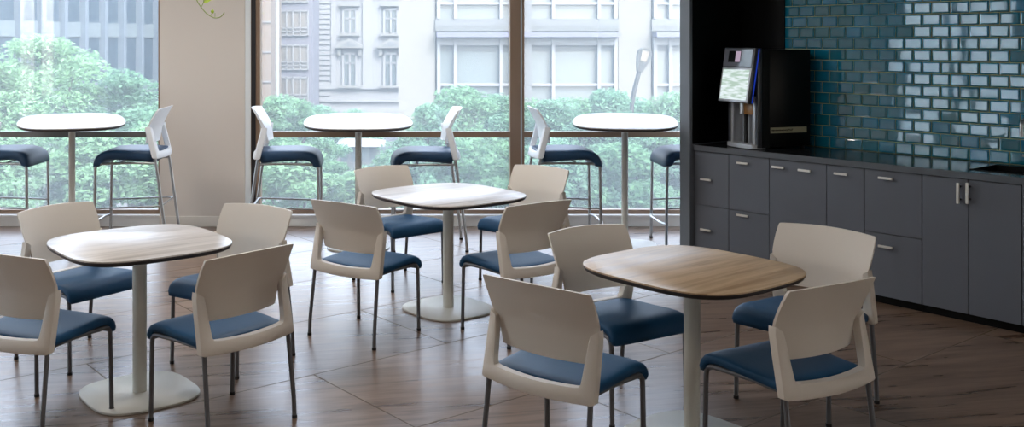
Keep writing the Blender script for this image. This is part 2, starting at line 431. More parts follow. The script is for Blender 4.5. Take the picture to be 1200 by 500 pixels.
for i, (lab, kind, hs) in enumerate(CAB):
    a, b = SJ[i], SJ[i + 1]
    t = thing('base_cabinet', lab, 'cabinet', (0, 0, 0), 0, 'grey base cabinets under the worktop')
    bm = nb(); wbox(bm, a - .001, b + .001, .019, .60, ZB, .872); obj('body', bm, M['lamin'], t)
    bm = nb(); wbox(bm, a - .001, b + .001, .04, .58, 0, ZB); obj('plinth', bm, M['black'], t, label='black recessed plinth')
    def front(nm, s0, s1, z0, z1):
        bm = nb(); wbox(bm, s0 - G2, s1 + G2, 0, .018, z0, z1, bev=.0012); return obj(nm, bm, M['lamin'], t)
    if kind == 'drawers':
        zz = [(ZS + G2, ZT), (ZB, ZS - G2)]
        for (z0, z1), (u, v) in zip(zz, hs): pull(front('drawer', a, b, z0, z1), u, v)
    elif kind == 'door':
        f = front('door', a, b, ZB, ZT)
        for u, v in hs: pull(f, u, v)
    else:
        m = s_at(1135)
        for (x0, x1, u) in ((a, m, 1125.5), (m, b, 1136.5)):
            f = front('door', x0, x1, ZB, ZT); s = s_at(u) ; z0, z1 = z_at(u, 238), z_at(u, 213.5)
            bm = nb(); wbox(bm, s - .009, s + .009, -.040, -.026, z0, z1, bev=.003); h = obj('handle', bm, M['pull'], f, label='upright brushed steel bar handle')
            bm = nb(); wbox(bm, s - .005, s + .005, -.027, .002, z0 + .02, z0 + .03); wbox(bm, s - .005, s + .005, -.027, .002, z1 - .03, z1 - .02); obj('handle_stand', bm, M['rubber'], h)
SE = SJ[-1]
S0 = SJ[0]
# worktop with a sink cut-out
ss0, ss1 = s_at(1150, .3), s_at(1150, .3) - .62
t = thing('worktop', 'long dark polished worktop running along the cabinets', 'worktop')
bm = nb(); wbox(bm, S0, ss0, -.012, TW - .003, .872, .914, bev=.002); wbox(bm, ss1, SE, -.012, TW - .003, .872, .914, bev=.002)
wbox(bm, ss0, ss1, -.012, .13, .872, .914); wbox(bm, ss0, ss1, .5, TW - .003, .872, .914)
obj('top_slab', bm, M['counter'], t)
bm = nb(); wbox(bm, S0, SE, -.0155, -.0122, .873, .9135); obj('front_edge', bm, M['cfront'], t, label='grey front edge strip')
t = thing('sink', 'black sink set into the worktop at the right picture edge', 'sink')
bm = nb()
wbox(bm, ss0 - .002, ss0 - .012, .132, .498, .876, .918); wbox(bm, ss1 + .002, ss1 + .012, .132, .498, .876, .918)
wbox(bm, ss0 - .002, ss1 + .002, .132, .142, .876, .918); wbox(bm, ss0 - .002, ss1 + .002, .488, .498, .876, .918)
wbox(bm, ss0 - .01, ss1 + .01, .14, .49, .876, .88)
obj('basin', bm, M['black'], t)
sf = s_at(1214, .54)
t = thing('kitchen_tap', 'steel tap standing behind the sink at the right picture edge', 'tap')
bm = nb(); tube(bm, [W(sf, .55, .914), W(sf, .55, .94)], .026, 20); obj('tap_base', bm, M['chrome'], t, True)
bm = nb(); tube(bm, rounded([W(sf, .55, .93), W(sf, .55, 1.22), W(sf, .33, 1.22), W(sf, .33, 1.12)], .09, 8), .011); obj('spout', bm, M['chrome'], t, True)
bm = nb(); tube(bm, [W(sf, .55, .97), W(sf + .08, .55, .985)], .008); obj('lever', bm, M['chrome'], t, True)

# end panel
t = thing('end_panel', 'tall grey end panel closing the row of cabinets', 'panel')
bm = nb(); wbox(bm, S0 + .003, S0 + .095, -.05, TW + .02, 0, 2.995, bev=.001); obj('panel_board', bm, M['paneledge'], t)
bm = nb(); wbox(bm, S0 + .0002, S0 + .0028, -.02, TW - .0, .92, 2.99); obj('inner_shade', bm, M['black'], t, label='black sheet standing in for shade on the inner face')  # black sheet paints the unlit dark on the panel's inner face
sc = s_at(920, TW)
bm = nb(); wbox(bm, sc, S0 - .001, TW - .012, TW + .024, .916, 2.99)
tag(obj('dark_filler', bm, M['black']), 'black sheet added to carry on the dark behind the coffee machine', 'wall panel')  # added sheet extends the panel's painted dark as far as the tiles

# tiled right wall
SEW = -9.6
def xyz(s, t, z): return W(s, t, z)
bm = nb(); wbox(bm, S0 + .30, SEW, TW + .025, TW + .16, 0, 3.0)
o = obj('wall_right', bm, M['wall'], kind='structure')
q0 = W(S0 + .30, TW + .025); bm = nb(); loft(bm, [[(x, y, z) for x, y in ((q0.x, q0.y), (q0.x + .02, q0.y + .02), (4.2, 9.25), (4.4, 9.0))] for z in (0, 3.0)]); obj('wall_return', bm, M['wall'], kind='structure')
bm = nb(); tw, th = .1225, .0815; zt0 = .9155
wbox(bm, sc, -3.2, TW + .001, TW + .024, .9155, 3.0, mi=1)
row = 0; z = zt0
def tilemesh(bm, s0, s1, z0, z1):
    g = .0022; bv = .010
    o = [(s0 - g, z0 + g), (s1 + g, z0 + g), (s1 + g, z1 - g), (s0 - g, z1 - g)]
    i = [(s0 - g - bv, z0 + g + bv), (s1 + g + bv, z0 + g + bv), (s1 + g + bv, z1 - g - bv), (s0 - g - bv, z1 - g - bv)]
    if s0 - s1 < 2.6 * (bv + g): return
    k = [random.uniform(-.0006, .0006) for _ in range(2)]
    dep = lambda s, z: TW - .0065 + k[0] * (s - (s0 + s1) / 2) / tw * 2 + k[1] * (z - (z0 + z1) / 2) / th * 2
    A = [bm.verts.new(W(s, TW + .001, z)) for s, z in o]
    B = [bm.verts.new(W(s, TW - .0025, z)) for s, z in o]
    Cc = [bm.verts.new(W(s, dep(s, z), z)) for s, z in i]
    bm.faces.new(Cc)
    for q in range(4):
        r = (q + 1) % 4
        bm.faces.new((A[q], A[r], B[r], B[q])); bm.faces.new((B[q], B[r], Cc[r], Cc[q]))
while z < 2.98:
    off = (row % 2) * tw / 2
    s = sc - off
    if off: tilemesh(bm, sc, s, z, min(z + th, 3.0))
    while s - tw > -3.2:
        tilemesh(bm, s, s - tw, z, min(z + th, 3.0)); s -= tw
    z += th; row += 1
obj('wall_right_tiles', bm, [M['tile'], M['grout']], kind='structure')

# ------------------------------------------------------------------ coffee machine
sm = s_at(888, .06); PM = W(sm, .06, 0)
YAW = R(18)
mt = thing('coffee_machine', 'black coffee machine with tilted touchscreen on the worktop', 'coffee machine', (PM.x, PM.y, .915), YAW)
# local frame: x along the dark side (0..), y along the front away from the camera, z up
WF, DS, HM = .345, .47, .73
bm = nb(); box(bm, (DS / 2 + .05, WF / 2, HM / 2 + .008), (DS - .10, WF, HM - .016), bev=.008); box(bm, (.072, .012, HM / 2 + .004), (.062, .022, HM - .012)); box(bm, (.072, WF - .012, HM / 2 + .004), (.062, .022, HM - .012)); box(bm, (.072, WF / 2, HM - .012), (.062, WF - .05, .02)); obj('casing', bm, M['machine'], mt, True)
bm = nb()
box(bm, (.02, .012, .375), (.04, .024, .73), bev=.005)
box(bm, (.02, WF - .012, .375), (.04, .024, .73), bev=.005)
box(bm, (.02, WF / 2, .73), (.04, WF, .02), bev=.004)
obj('front_frame', bm, M['dsilver'], mt, True, label='dark silver front surround')
bm = nb(); box(bm, (.092, WF / 2, .20), (.016, WF - .05, .36)); obj('recess_back', bm, M['silver'], mt, label='silver back of the dispensing bay')
bm = nb(); box(bm, (.045, .045, .2), (.09, .03, .36), bev=.006); box(bm, (.045, WF - .045, .2), (.09, .03, .36), bev=.006); obj('bay_cheek', bm, M['silver'], mt, True)
bm = nb(); o = squircle(.085, WF / 2 - .005, 3, 40); slab(bm, [(x + .03, y + WF / 2) for x, y in o], [(0.004, 1), (.03, 1), (.034, .985)]); obj('drip_tray', bm, M['silver'], mt, True)
bm = nb(); tube(bm, [(.03, WF * .58, .25), (.03, WF * .58, .33)], .034, 20); obj('dispensing_head', bm, M['chrome'], mt, True, label='polished steel dispensing head')
bm = nb(); tube(bm, [(.045, WF * .56, .034), (.045, WF * .56, .26)], .014, 12); obj('milk_tube', bm, M['rubber'], mt, True)
bm = nb(); box(bm, (.03, WF * .3, .29), (.06, .12, .08), bev=.004); obj('bean_chute', bm, mat('amber_plastic', '8a6234', .3), mt, True, label='amber spout block')
# tilted display
def tilt(bm, verts, piv=(0, 0, .73), a=R(9)):
    bmesh.ops.rotate(bm, cent=piv, matrix=Matrix.Rotation(a, 3, 'Y'), verts=verts)
def tbox(bm, c, s, bev=0):
    n0 = set(bm.verts); box(bm, c, s, bev=bev); tilt(bm, [v for v in bm.verts if v not in n0])
bm = nb(); tbox(bm, (-.012, WF / 2, .535), (.03, WF + .01, .41), .004); dsp = obj('display_housing', bm, M['dsilver'], mt, True)
bm = nb(); tbox(bm, (-.0285, WF / 2, .663), (.003, WF - .02, .13), .001); obj('upper_glass', bm, mat('grey_glass', '6b6d75', .1), dsp, label='grey glass above the screen')
bm = nb(); tbox(bm, (-.031, WF * .62, .672), (.002, .14, .085)); obj('logo_window', bm, M['machine'], dsp)
bm = nb(); tbox(bm, (-.0325, WF * .50, .672), (.002, .055, .08)); obj('lit_badge', bm, emit('lilac_badge', 'c3aec4', .8), dsp)
bm = nb(); tbox(bm, (-.029, WF / 2, .462), (.004, WF - .006, .255), .002); obj('screen_bezel', bm, M['silver'], dsp, True)
def screenmat():
    m = emit('screen_picture', 'c8d8d4', 1.2); nt = m.node_tree; e = [n for n in nt.nodes if n.type == 'EMISSION'][0]; N = nt.nodes.new; L = nt.links.new
    tc = N('ShaderNodeTexCoord'); mp = N('ShaderNodeMapping'); mp.inputs['Scale'].default_value = (1, 6, 40)
    n = N('ShaderNodeTexNoise'); n.inputs['Scale'].default_value = 1.4; n.inputs['Detail'].default_value = 2
    rp = N('ShaderNodeValToRGB'); rp.color_ramp.elements[0].position = .4; rp.color_ramp.elements[1].position = .6
    rp.color_ramp.elements[0].color = lin('a9bfb2'); rp.color_ramp.elements[1].color = lin('d9e4e6')
    L(tc.outputs['Object'], mp.inputs[0]); L(mp.outputs[0], n.inputs['Vector']); L(n.outputs['Fac'], rp.inputs[0]); L(rp.outputs[0], e.inputs['Color']); return m
bm = nb(); tbox(bm, (-.032, WF / 2, .463), (.003, WF - .04, .225)); obj('touchscreen', bm, screenmat(), dsp, label='pale lit touchscreen')
bm = nb(); tbox(bm, (.008, -.006, .535), (.008, .004, .40)); obj('light_strip', bm, emit('blue_light', '2747c8', .55), mt, label='blue light strip')
bm = nb(); box(bm, (DS / 2 + .035, -.002, .138), (DS - .15, .006, .042), bev=.001); nm = obj('name_strip', bm, mat('bronze_strip', 'a39f80', .5), mt, label='bronze strip with dark marks')
bm = nb()
for k in range(14): box(bm, (.115 + k * .0095, -.006, .138), (.006, .002, .007 + .002 * (k % 3)))
for k in range(4): box(bm, (.250 + k * .015, -.006, .138), (.004, .002, .016)); box(bm, (.256 + k * .015, -.006, .138 + (.006 if k % 2 else 0)), (.007, .002, .004))
obj('strip_marking', bm, M['machine'], nm)
bm = nb()
for x in (.08, DS - .04):
    for y in (.04, WF - .04): tube(bm, [(x, y, 0), (x, y, .012)], .014)
obj('rubber_feet', bm, M['rubber'], mt, True)

# ------------------------------------------------------------------ room shell
YB = 9.07; XL = -5.0; YN = -2.0; HC = 3.0
floorm = wood('wood_look_floor_tile', '5e4736', '8a7260', .28, 1.3, -PHI, plank=True, seam='73685e', stretch=11, size=(1.75, .86))
bm = nb(); poly = [(-5.2, YN - .2), (9.6, YN - .2), (9.6, YB + .18), (-5.2, YB + .18)]
loft(bm, [[(x, y, -.12) for x, y in poly], [(x, y, 0) for x, y in poly]]); obj('floor', bm, floorm, kind='structure')
bm = nb(); loft(bm, [[(x, y, HC) for x, y in poly], [(x, y, HC + .15) for x, y in poly]]); obj('ceiling', bm, M['ceil'], kind='structure')
bm = nb(); box(bm, (2.2, YN - .1, 1.5), (14.8, .18, 3)); obj('wall_near', bm, M['wall'], kind='structure')
# window wall: pillar + mullions
XP0, XP1 = at(187, 0, YB).x, at(287, 0, YB).x
def strip(bm, x0, x1, z0, z1, y0, y1, **k): box(bm, ((x0 + x1) / 2, (y0 + y1) / 2, (z0 + z1) / 2), (x1 - x0, y1 - y0, z1 - z0), **k)
bm = nb(); strip(bm, XP0, XP1, 0, HC, YB, YB + .40); obj('wall_back_pillar', bm, M['wall'], kind='structure')
bm = nb(); strip(bm, XP1, XP1 + .055, .0, HC, YB + .01, YB + .3); obj('trim_1', bm, mat('window_lit_reveal', 'f0f7fa', .5), kind='structure')  # window light on the reveal is put into its pale blue
bm = nb(); strip(bm, XP0, XP1, 0, .095, YB - .014, YB, bev=.002); obj('baseboard_back', bm, M['skirt'], kind='structure')
ZW = .125
def window(n, x0, x1, fl, fr, railmat, lab=None):
    f = nb()
    strip(f, x0, x1, ZW - .02, ZW + .02, YB + .05, YB + .13)
    strip(f, x0, x1, 2.86, 2.92, YB + .05, YB + .13)
    if fl: strip(f, x0, x0 + fl, ZW, 2.9, YB + .0, YB + .14)
    if fr: strip(f, x1 - fr, x1, ZW, 2.9, YB + .0, YB + .14)
    w = obj('window_%d' % n, f, M['framed'] if n == 9 else M['frame'], kind='structure')
    g = nb(); strip(g, x0 + fl, x1 - fr, ZW + .02, 2.86, YB + .085, YB + .091); obj('window_pane', g, GL, w)
    r = nb(); strip(r, x0 + fl, x1 - fr, .818, .872, YB + .02, YB + .08, bev=.003); obj('window_rail', r, railmat, w)
    return w
GL = glassmat('window_glass')
xm0, xm1 = at(598, 0, YB).x, at(614.5, 0, YB).x
XR = 4.2
window(1, -5.0, XP0, .05, .012, M['railg'])
window(2, XP1 + .055, xm0 + .03, .085, .03, M['frame'])
window(3, xm0 + .03, XR, .10, .05, M['frame'])
bm = nb(); strip(bm, XP1 + .06, XP1 + .10, ZW, 2.9, YB - .01, YB + .0); obj('trim_2', bm, M['framed'], kind='structure')
bm = nb(); strip(bm, xm1 - .035, xm1 - .022, ZW, 2.9, YB - .006, YB + .0); obj('trim_3', bm, mat('pale_gasket', 'a9b4b8', .4), kind='structure')
bm = nb(); strip(bm, -5.0, XP0, 0, ZW - .02, YB, YB + .16); strip(bm, XP1 + .055, XR + .3, 0, ZW - .02, YB, YB + .16)
strip(bm, -5.0, XP0, ZW - .035, ZW - .019, YB - .02, YB + .05); strip(bm, XP1 + .055, XR + .3, ZW - .035, ZW - .019, YB - .02, YB + .05)
obj('window_sill', bm, M['sill'], kind='structure')
bm = nb(); strip(bm, -5.2, XR + .3, 2.9, HC, YB, YB + .16); strip(bm, XR, 9.5, 0, HC, YB, YB + .16); obj('wall_back', bm, M['wall'], kind='structure')
# left wall with its floor to ceiling window
LW0, LW1 = 3.75, 5.42
bm = nb(); strip(bm, XL - .16, XL, 0, HC, YN, LW0); strip(bm, XL - .16, XL, 0, HC, LW1, YB); strip(bm, XL - .16, XL, 2.4, HC, LW0, LW1); strip(bm, XL - .16, XL, 0, .06, LW0, LW1)
obj('wall_left', bm, M['wall'], kind='structure')
f = nb(); strip(f, XL - .12, XL - .04, .06, .12, LW0, LW1); strip(f, XL - .12, XL - .04, 2.34, 2.4, LW0, LW1)
for y in (LW0 + .03, (LW0 + LW1) / 2, LW1 - .03): strip(f, XL - .12, XL - .04, .06, 2.4, y - .03, y + .03)
strip(f, XL - .12, XL - .04, .82, .87, LW0, LW1)
w4 = obj('window_4', f, M['frame'], kind='structure')
g = nb(); strip(g, XL - .085, XL - .08, .12, 2.34, LW0 + .06, LW1 - .06); obj('window_pane', g, GL, w4)

# ------------------------------------------------------------------ hanging tendril
vx = at(240, 0, 7.6)
t = thing('hanging_plant', 'thin green tendril with small leaves hanging in front of the pillar', 'plant', (0, 0, 0))
pot = nb(); pc = at(214, -140, 7.6)
rings = []
for z, r in ((-.12, .07), (-.11, .08), (.0, .10), (.03, .105), (.03, .09), (.0, .085)): rings.append([(pc.x + r * math.cos(2 * math.pi * k / 24), pc.y + r * math.sin(2 * math.pi * k / 24), pc.z + z) for k in range(24)])
loft(pot, rings); obj('hanging_pot', pot, M['shellw'], t, True)
cr = nb()
for k in range(3):
    a = 2.1 * k; tube(cr, [(pc.x + .1 * math.cos(a), pc.y + .1 * math.sin(a), pc.z + .02), (pc.x, pc.y, 2.998)], .002, 6)
obj('hanging_cord', cr, M['railg'], t)
GRN = mat('tendril_green', '8f9c5a', .5); LGR = mat('fresh_leaf_green', 'a5bf3a', .45)
pp = [at(214, -138, 7.6), at(219, -110, 7.6), at(222, -60, 7.6), at(225, -20, 7.6), at(230, 0, 7.6), at(236, 9, 7.6), at(243, 17, 7.6), at(252, 21.5, 7.58), at(259, 20, 7.57), at(263, 14.5, 7.56)]
vb = nb(); tube(vb, rounded(pp, .05, 3), .0042, 8)
tube(vb, [at(236, 8, 7.6), at(238.5, 3, 7.6), at(239, -3, 7.59)], .003, 6)
tube(vb, [at(247, 18, 7.6), at(249, 15, 7.6)], .003, 6); tube(vb, [at(252, 20, 7.6), at(252, 15, 7.6)], .0025, 6)
obj('stem', vb, GRN, t, True)
def leaf(bm, p, d, L, w, nrm=Vector((0, -1, .3))):
    d = d.normalized(); sd = d.cross(nrm).normalized(); pr = []
    top, bot = [], []
    for k in range(9):
        a = k / 8; ww = w * math.sin(math.pi * a ** .8) * .5 + .0004; c = p + d * L * a + nrm.normalized() * .01 * math.sin(a * 3)
        pr.append([c - sd * ww, c + nrm.normalized() * (-.15 * ww) , c + sd * ww, c + nrm.normalized() * (-.15 * ww - .001)])
    loft(bm, pr)
for p, d, L_, w_ in ((at(249, 16, 7.6), Vector((.1, 0, 1)), .032, .026), (at(238, 3, 7.6), Vector((1, 0, .35)), .075, .03), (at(231, 0, 7.6), Vector((.8, 0, .3)), .04, .02), (at(224, -30, 7.6), Vector((-1, 0, .1)), .08, .045), (at(222, -60, 7.6), Vector((1, 0, .2)), .08, .045)):
    lb = nb(); leaf(lb, p, d, L_, w_); obj('leaf', lb, LGR, t, True)

# ------------------------------------------------------------------ outside
ZG = -3.6
bm = nb(); strip(bm, -90, 90, ZG - .3, ZG, YB + .6, 140); obj('ground', bm, mat('pale_pavement', dim('a8aeb0'), .9, var=.15, vscale=.3), kind='structure')
bm = nb(); strip(bm, -80, XL - 2, ZG - .3, ZG, -40, YB + .6); obj('street', bm, mat('pale_asphalt', dim('a0a4a8'), .9), kind='structure')
STONE = mat('pale_stone', dim('cfd4d2'), .85, var=.06, vscale=1.5); CONC = mat('pale_concrete', dim('d2d2cb'), .85, var=.07, vscale=1.2)
WHT = mat('white_render', dim('e2e8ee'), .8); GLZ = mat('blue_grey_glazing', dim('8fa3ad'), .25); GLZL = mat('pale_blue_glazing', dim('b9ccd2'), .25); SPAN = mat('grey_spandrel', dim('a2abb2'), .6)
LAV = mat('lavender_awning', dim('9ea6cc'), .6); DKB = mat('dark_grey_band', dim('8b9496'), .6)  # darker grey for bands, blinds and the pavilion base
# modern building across the street
YM = 40.0
def B(u0, v0, u1, v1, Y, depth=.3, fwd=0.0):
    a = at(u0, v0, Y); b = at(u1, v1, Y); return (a.x, b.x, b.z, a.z, Y - fwd, Y - fwd + depth)
def part(name, rects, m, parent, Y, depth=.3, fwd=0.0, **p):
    bm = nb()
    for r in rects:
        x0, x1, z0, z1, y0, y1 = B(*r, Y, depth, fwd); strip(bm, x0, x1, z0, z1, y0, y1)
    return obj(name, bm, m, parent, **p)
mb = thing('office_building', 'modern office building with pale concrete piers and long ribbon windows', 'building')
part('wall', [(470, -120, 1100, 155)], CONC, mb, YM + .5, 6)
for u0, u1 in ((467, 510), (724.5, 763), (960, 1000)): part('pier', [(u0, -120, u1, 155)], CONC, mb, YM, .5)
bays = [(510, 724.5, [514, 533.5, 587, 620, 648, 701.5, 721]), (763, 960, [767, 785, 838, 880, 935])]
for fl in range(-1, 2):
    dv = fl * 95
    for u0, u1, ms in bays:
        part('spandrel', [(u0, 22 + dv, u1, 36 + dv)], SPAN, mb, YM, .6, .1)
        part('soffit_band', [(u0, 30 + dv, u1, 36.5 + dv)], DKB, mb, YM, .1, .16)
        aw = part('awning', [(u0 + 1, 38 + dv, u1 - 1, 43.5 + dv)], LAV, mb, YM, .7, .75)
        part('transom', [(u0 + 2, 44 + dv, u1 - 2, 53 + dv), (u0 + 2, 97.5 + dv, u1 - 2, 100.5 + dv)], WHT, mb, YM, .3, .1)
        part('glazing', [(u0 + 1, 53 + dv, u1 - 1, 117 + dv)], GLZL, mb, YM + .15, .1)
        part('blind', [(u0 + 1, 53 + dv, u1 - 1, 60 + dv)], DKB, mb, YM + .1, .04)
        for u in ms: part('mullion', [(u - 1.9, 44 + dv, u + 1.9, 117 + dv)], WHT, mb, YM, .3, .15)
part('grey_pilaster', [(600, -60, 622, 150)], SPAN, mb, YM, .3, .3)
# classical building
cb = thing('classical_building', 'pale stone classical building with pedimented windows', 'building'); YC = 70.0
part('wall', [(366, -60, 530, 140)], WHT, cb, YC, 8)
part('rusticated_wall', [(367, v, 387, v + 4) for v in range(-30, 130, 6)], WHT, cb, YC, .3, .12)
part('cornice', [(367, 100, 475, 104), (367, 116, 475, 119), (387, -8, 475, -4)], WHT, cb, YC, .5, .3)
part('pilaster', [(388, -60, 394, 100), (425, -60, 437, 100)], WHT, cb, YC, .3, .14)
for uc in (410, 458):
    for v0, v1 in ((12, 38), (64, 100), (-50, -20)):
        w = part('window', [(uc - 7.5, v0, uc + 7.5, v1)], GLZ, cb, YC, .2, .03)
        part('window_frame', [(uc - 9, v0 - 1.5, uc - 6.5, v1 + 1), (uc + 6.5, v0 - 1.5, uc + 9, v1 + 1), (uc - 9, v0 - 2.5, uc + 9, v0), (uc - 1, v0, uc + 1, v1), (uc - 7, v0 + 9, uc + 7, v0 + 10.5)], WHT, w, YC, .2, .18)
    part('window_hood', [(uc - 12, 4, uc + 12, 7.5), (uc - 12, 39, uc + 12, 42), (uc - 13, 100, uc + 13, 102.5)], STONE, cb, YC, .5, .45)
    bm = nb(); k = YC / F
    def P(u, v, y): p = at(u, v, YC); return (p.x, YC - y, p.z)
    tri = [(uc - 16, 56), (uc + 16, 56), (uc + 16, 53.5), (uc, 45), (uc - 16, 53.5)]
    loft(bm, [[P(u, v, .7) for u, v in tri], [P(u, v, -.1) for u, v in tri]]); 
    pd = obj('pediment', bm, STONE, cb)
    tri = [(uc - 11, 54), (uc + 11, 54), (uc, 48.2)]
    bm = nb(); loft(bm, [[P(u, v, .72) for u, v in tri], [P(u, v, .6) for u, v in tri]]); obj('tympanum', bm, SPAN, pd)
    part('bracket', [(uc - 14, 56, uc - 10, 65), (uc + 10, 56, uc + 14, 65)], STONE, cb, YC, .5, .4)
    part('balcony_garland', [(uc - 13, 103, uc - 2, 106), (uc + 2, 103, uc + 13, 106)], SPAN, cb, YC, .4, .2)
# violet grey block
vb_ = thing('apartment_block', 'violet-grey block with tall white-framed windows left of the classical building', 'building'); YV = 64.0
part('wall', [(318, -80, 366.5, 145)], mat('violet_grey_render', dim('aeb0c4'), .8), vb_, YV, 5)
for v0, v1 in ((-66, -36), (-27, 3), (12, 42), (52, 82), (90, 121)):
    w = part('window', [(322, v0, 361, v1)], mat('beige_glazing', dim('b9b2a8'), .4), vb_, YV, .2, .05)
    part('window_frame', [(u - .7, v0, u + .7, v1) for u in (322, 329, 336, 343.5, 352, 361)] + [(322, v0, 361, v0 + 1.5), (322, v0 + 20, 361, v0 + 21.4), (322, v0 + 24, 361, v0 + 25.2), (322, v1 - 1.3, 361, v1)], WHT, w, YV, .2, .2)
tw_ = thing('tan_tower', 'narrow tan tower beside the dark window post', 'building')
part('wall', [(290, -80, 317.5, 145)], mat('tan_render', dim('cdb9a6'), .8), tw_, 58, 5); part('string_course', [(290, v, 317.5, v + 1.5) for v in (-10, 25, 60, 95)], WHT, tw_, 58, .3, .1)
# blue office with fins on the left
ob = thing('finned_office', 'blue glass office tower with upright fins behind the left trees', 'building')
A0 = Vector((-26.5, 46.0, 0)); A1 = Vector((-14.2, 73.0, 0)); dd = (A1 - A0).normalized(); nn = Vector((dd.y, -dd.x, 0)); LL = (A1 - A0).length
RO = Matrix(((dd.x, -nn.x, 0), (dd.y, -nn.y, 0), (0, 0, 1)))
def obx(bm, s0, s1, t0, t1, z0, z1):
    vs = box(bm, (0, 0, 0), (s1 - s0, t1 - t0, z1 - z0)); bmesh.ops.rotate(bm, cent=(0, 0, 0), matrix=RO, verts=vs)
    bmesh.ops.translate(bm, vec=A0 + dd * (s0 + s1) / 2 - nn * (t0 + t1) / 2 + Vector((0, 0, (z0 + z1) / 2)), verts=vs)
bm = nb(); obx(bm, 0, LL, 0, 8, ZG, 12); obj('curtain_wall', bm, mat('steel_blue_glazing', dim('5e7c98'), .4), ob)
for z in (-5.0 + 3.75 * k for k in range(1, 5)):
    bm = nb(); obx(bm, 0, LL, -.12, .1, z - .45, z + .45); obj('spandrel_band', bm, mat('pale_blue_band', dim('b4cbd9'), .6), ob)
k = 0; s = .4
while s < LL:
    bm = nb(); obx(bm, s - .13, s + .13, -.5, .05, ZG, 12); obj('fin', bm, mat('fin_blue', dim('a9bfd6'), .6) if k == 0 else bpy.data.materials['fin_blue'], ob); s += 1.75; k += 1
# pavilion among the trees
pv = thing('pavilion', 'small white pavilion seen between the trees', 'building'); YP = 30
part('pavilion_wall', [(398, 172, 444, 192)], SPAN, pv, YP, 1.5); part('base_wall', [(396, 190, 446, 225)], DKB, pv, YP, 1.6, .05)
part('pavilion_window', [(u, 174, u + 8, 188) for u in (400, 411, 422, 433)], GLZ, pv, YP, .1, .04)
bm = nb(); a = at(392, 172, YP - .3); b = at(451, 172, YP - .3); c0 = at(403, 163.5, YP + .5); c1 = at(432, 163.5, YP + .5)
loft(bm, [[(a.x, YP - .3, a.z), (b.x, YP - .3, a.z), (b.x, YP + 1.9, a.z), (a.x, YP + 1.9, a.z)], [(c0.x, YP + .6, c0.z), (c1.x, YP + .6, c0.z), (c1.x, YP + .9, c0.z), (c0.x, YP + .9, c0.z)]]); obj('roof', bm, WHT, pv)
# street lamp
sl = thing('street_lamp', 'grey street lamp leaning in front of the concrete pier', 'street lamp'); YL = 20.0
p0 = at(740, 118, YL); bm = nb(); tube(bm, rounded([(p0.x, YL, ZG), p0, at(750, 80, YL)], .3, 5), .045, 10); LPM = mat('lamp_grey', dim('8b9496', .07), .6); obj('lamp_pole', bm, LPM, sl, True)
a = at(749, 84, YL); d = (at(757, 57, YL) - a); bm = nb(); L_ = d.length
d.normalize(); sx = Vector((d.z, 0, -d.x))
rings = []
for k, w in ((0, .05), (.12, .07), (.2, .085), (.6, .135), (.85, .14), (.96, .1), (1.0, .05)):
    c = a + d * L_ * k; rings.append([c + sx * w + Vector((0, -.06, 0)), c + sx * w + Vector((0, .06, 0)), c - sx * w + Vector((0, .06, 0)), c - sx * w + Vector((0, -.06, 0))])
loft(bm, rings); obj('lamp_head', bm, LPM, sl)
bm = nb(); rings = []
for k, w in ((.45, .06), (.9, .075)):
    c = a + d * L_ * k; rings.append([c + sx * w + Vector((0, -.075, 0)), c + sx * w + Vector((0, -.05, 0)), c - sx * w + Vector((0, -.05, 0)), c - sx * w + Vector((0, -.075, 0))])
loft(bm, rings); obj('lamp_lens', bm, mat('cream_lens', dim('d8cdb8'), .4), sl)
fp = thing('flagpole', 'slim white pole in front of the violet-grey block', 'pole'); bm = nb(); q = at(325, 0, 30); tube(bm, [(q.x, 30, ZG), (q.x, 30, 6)], .055, 10); obj('pole', bm, WHT, fp, True)

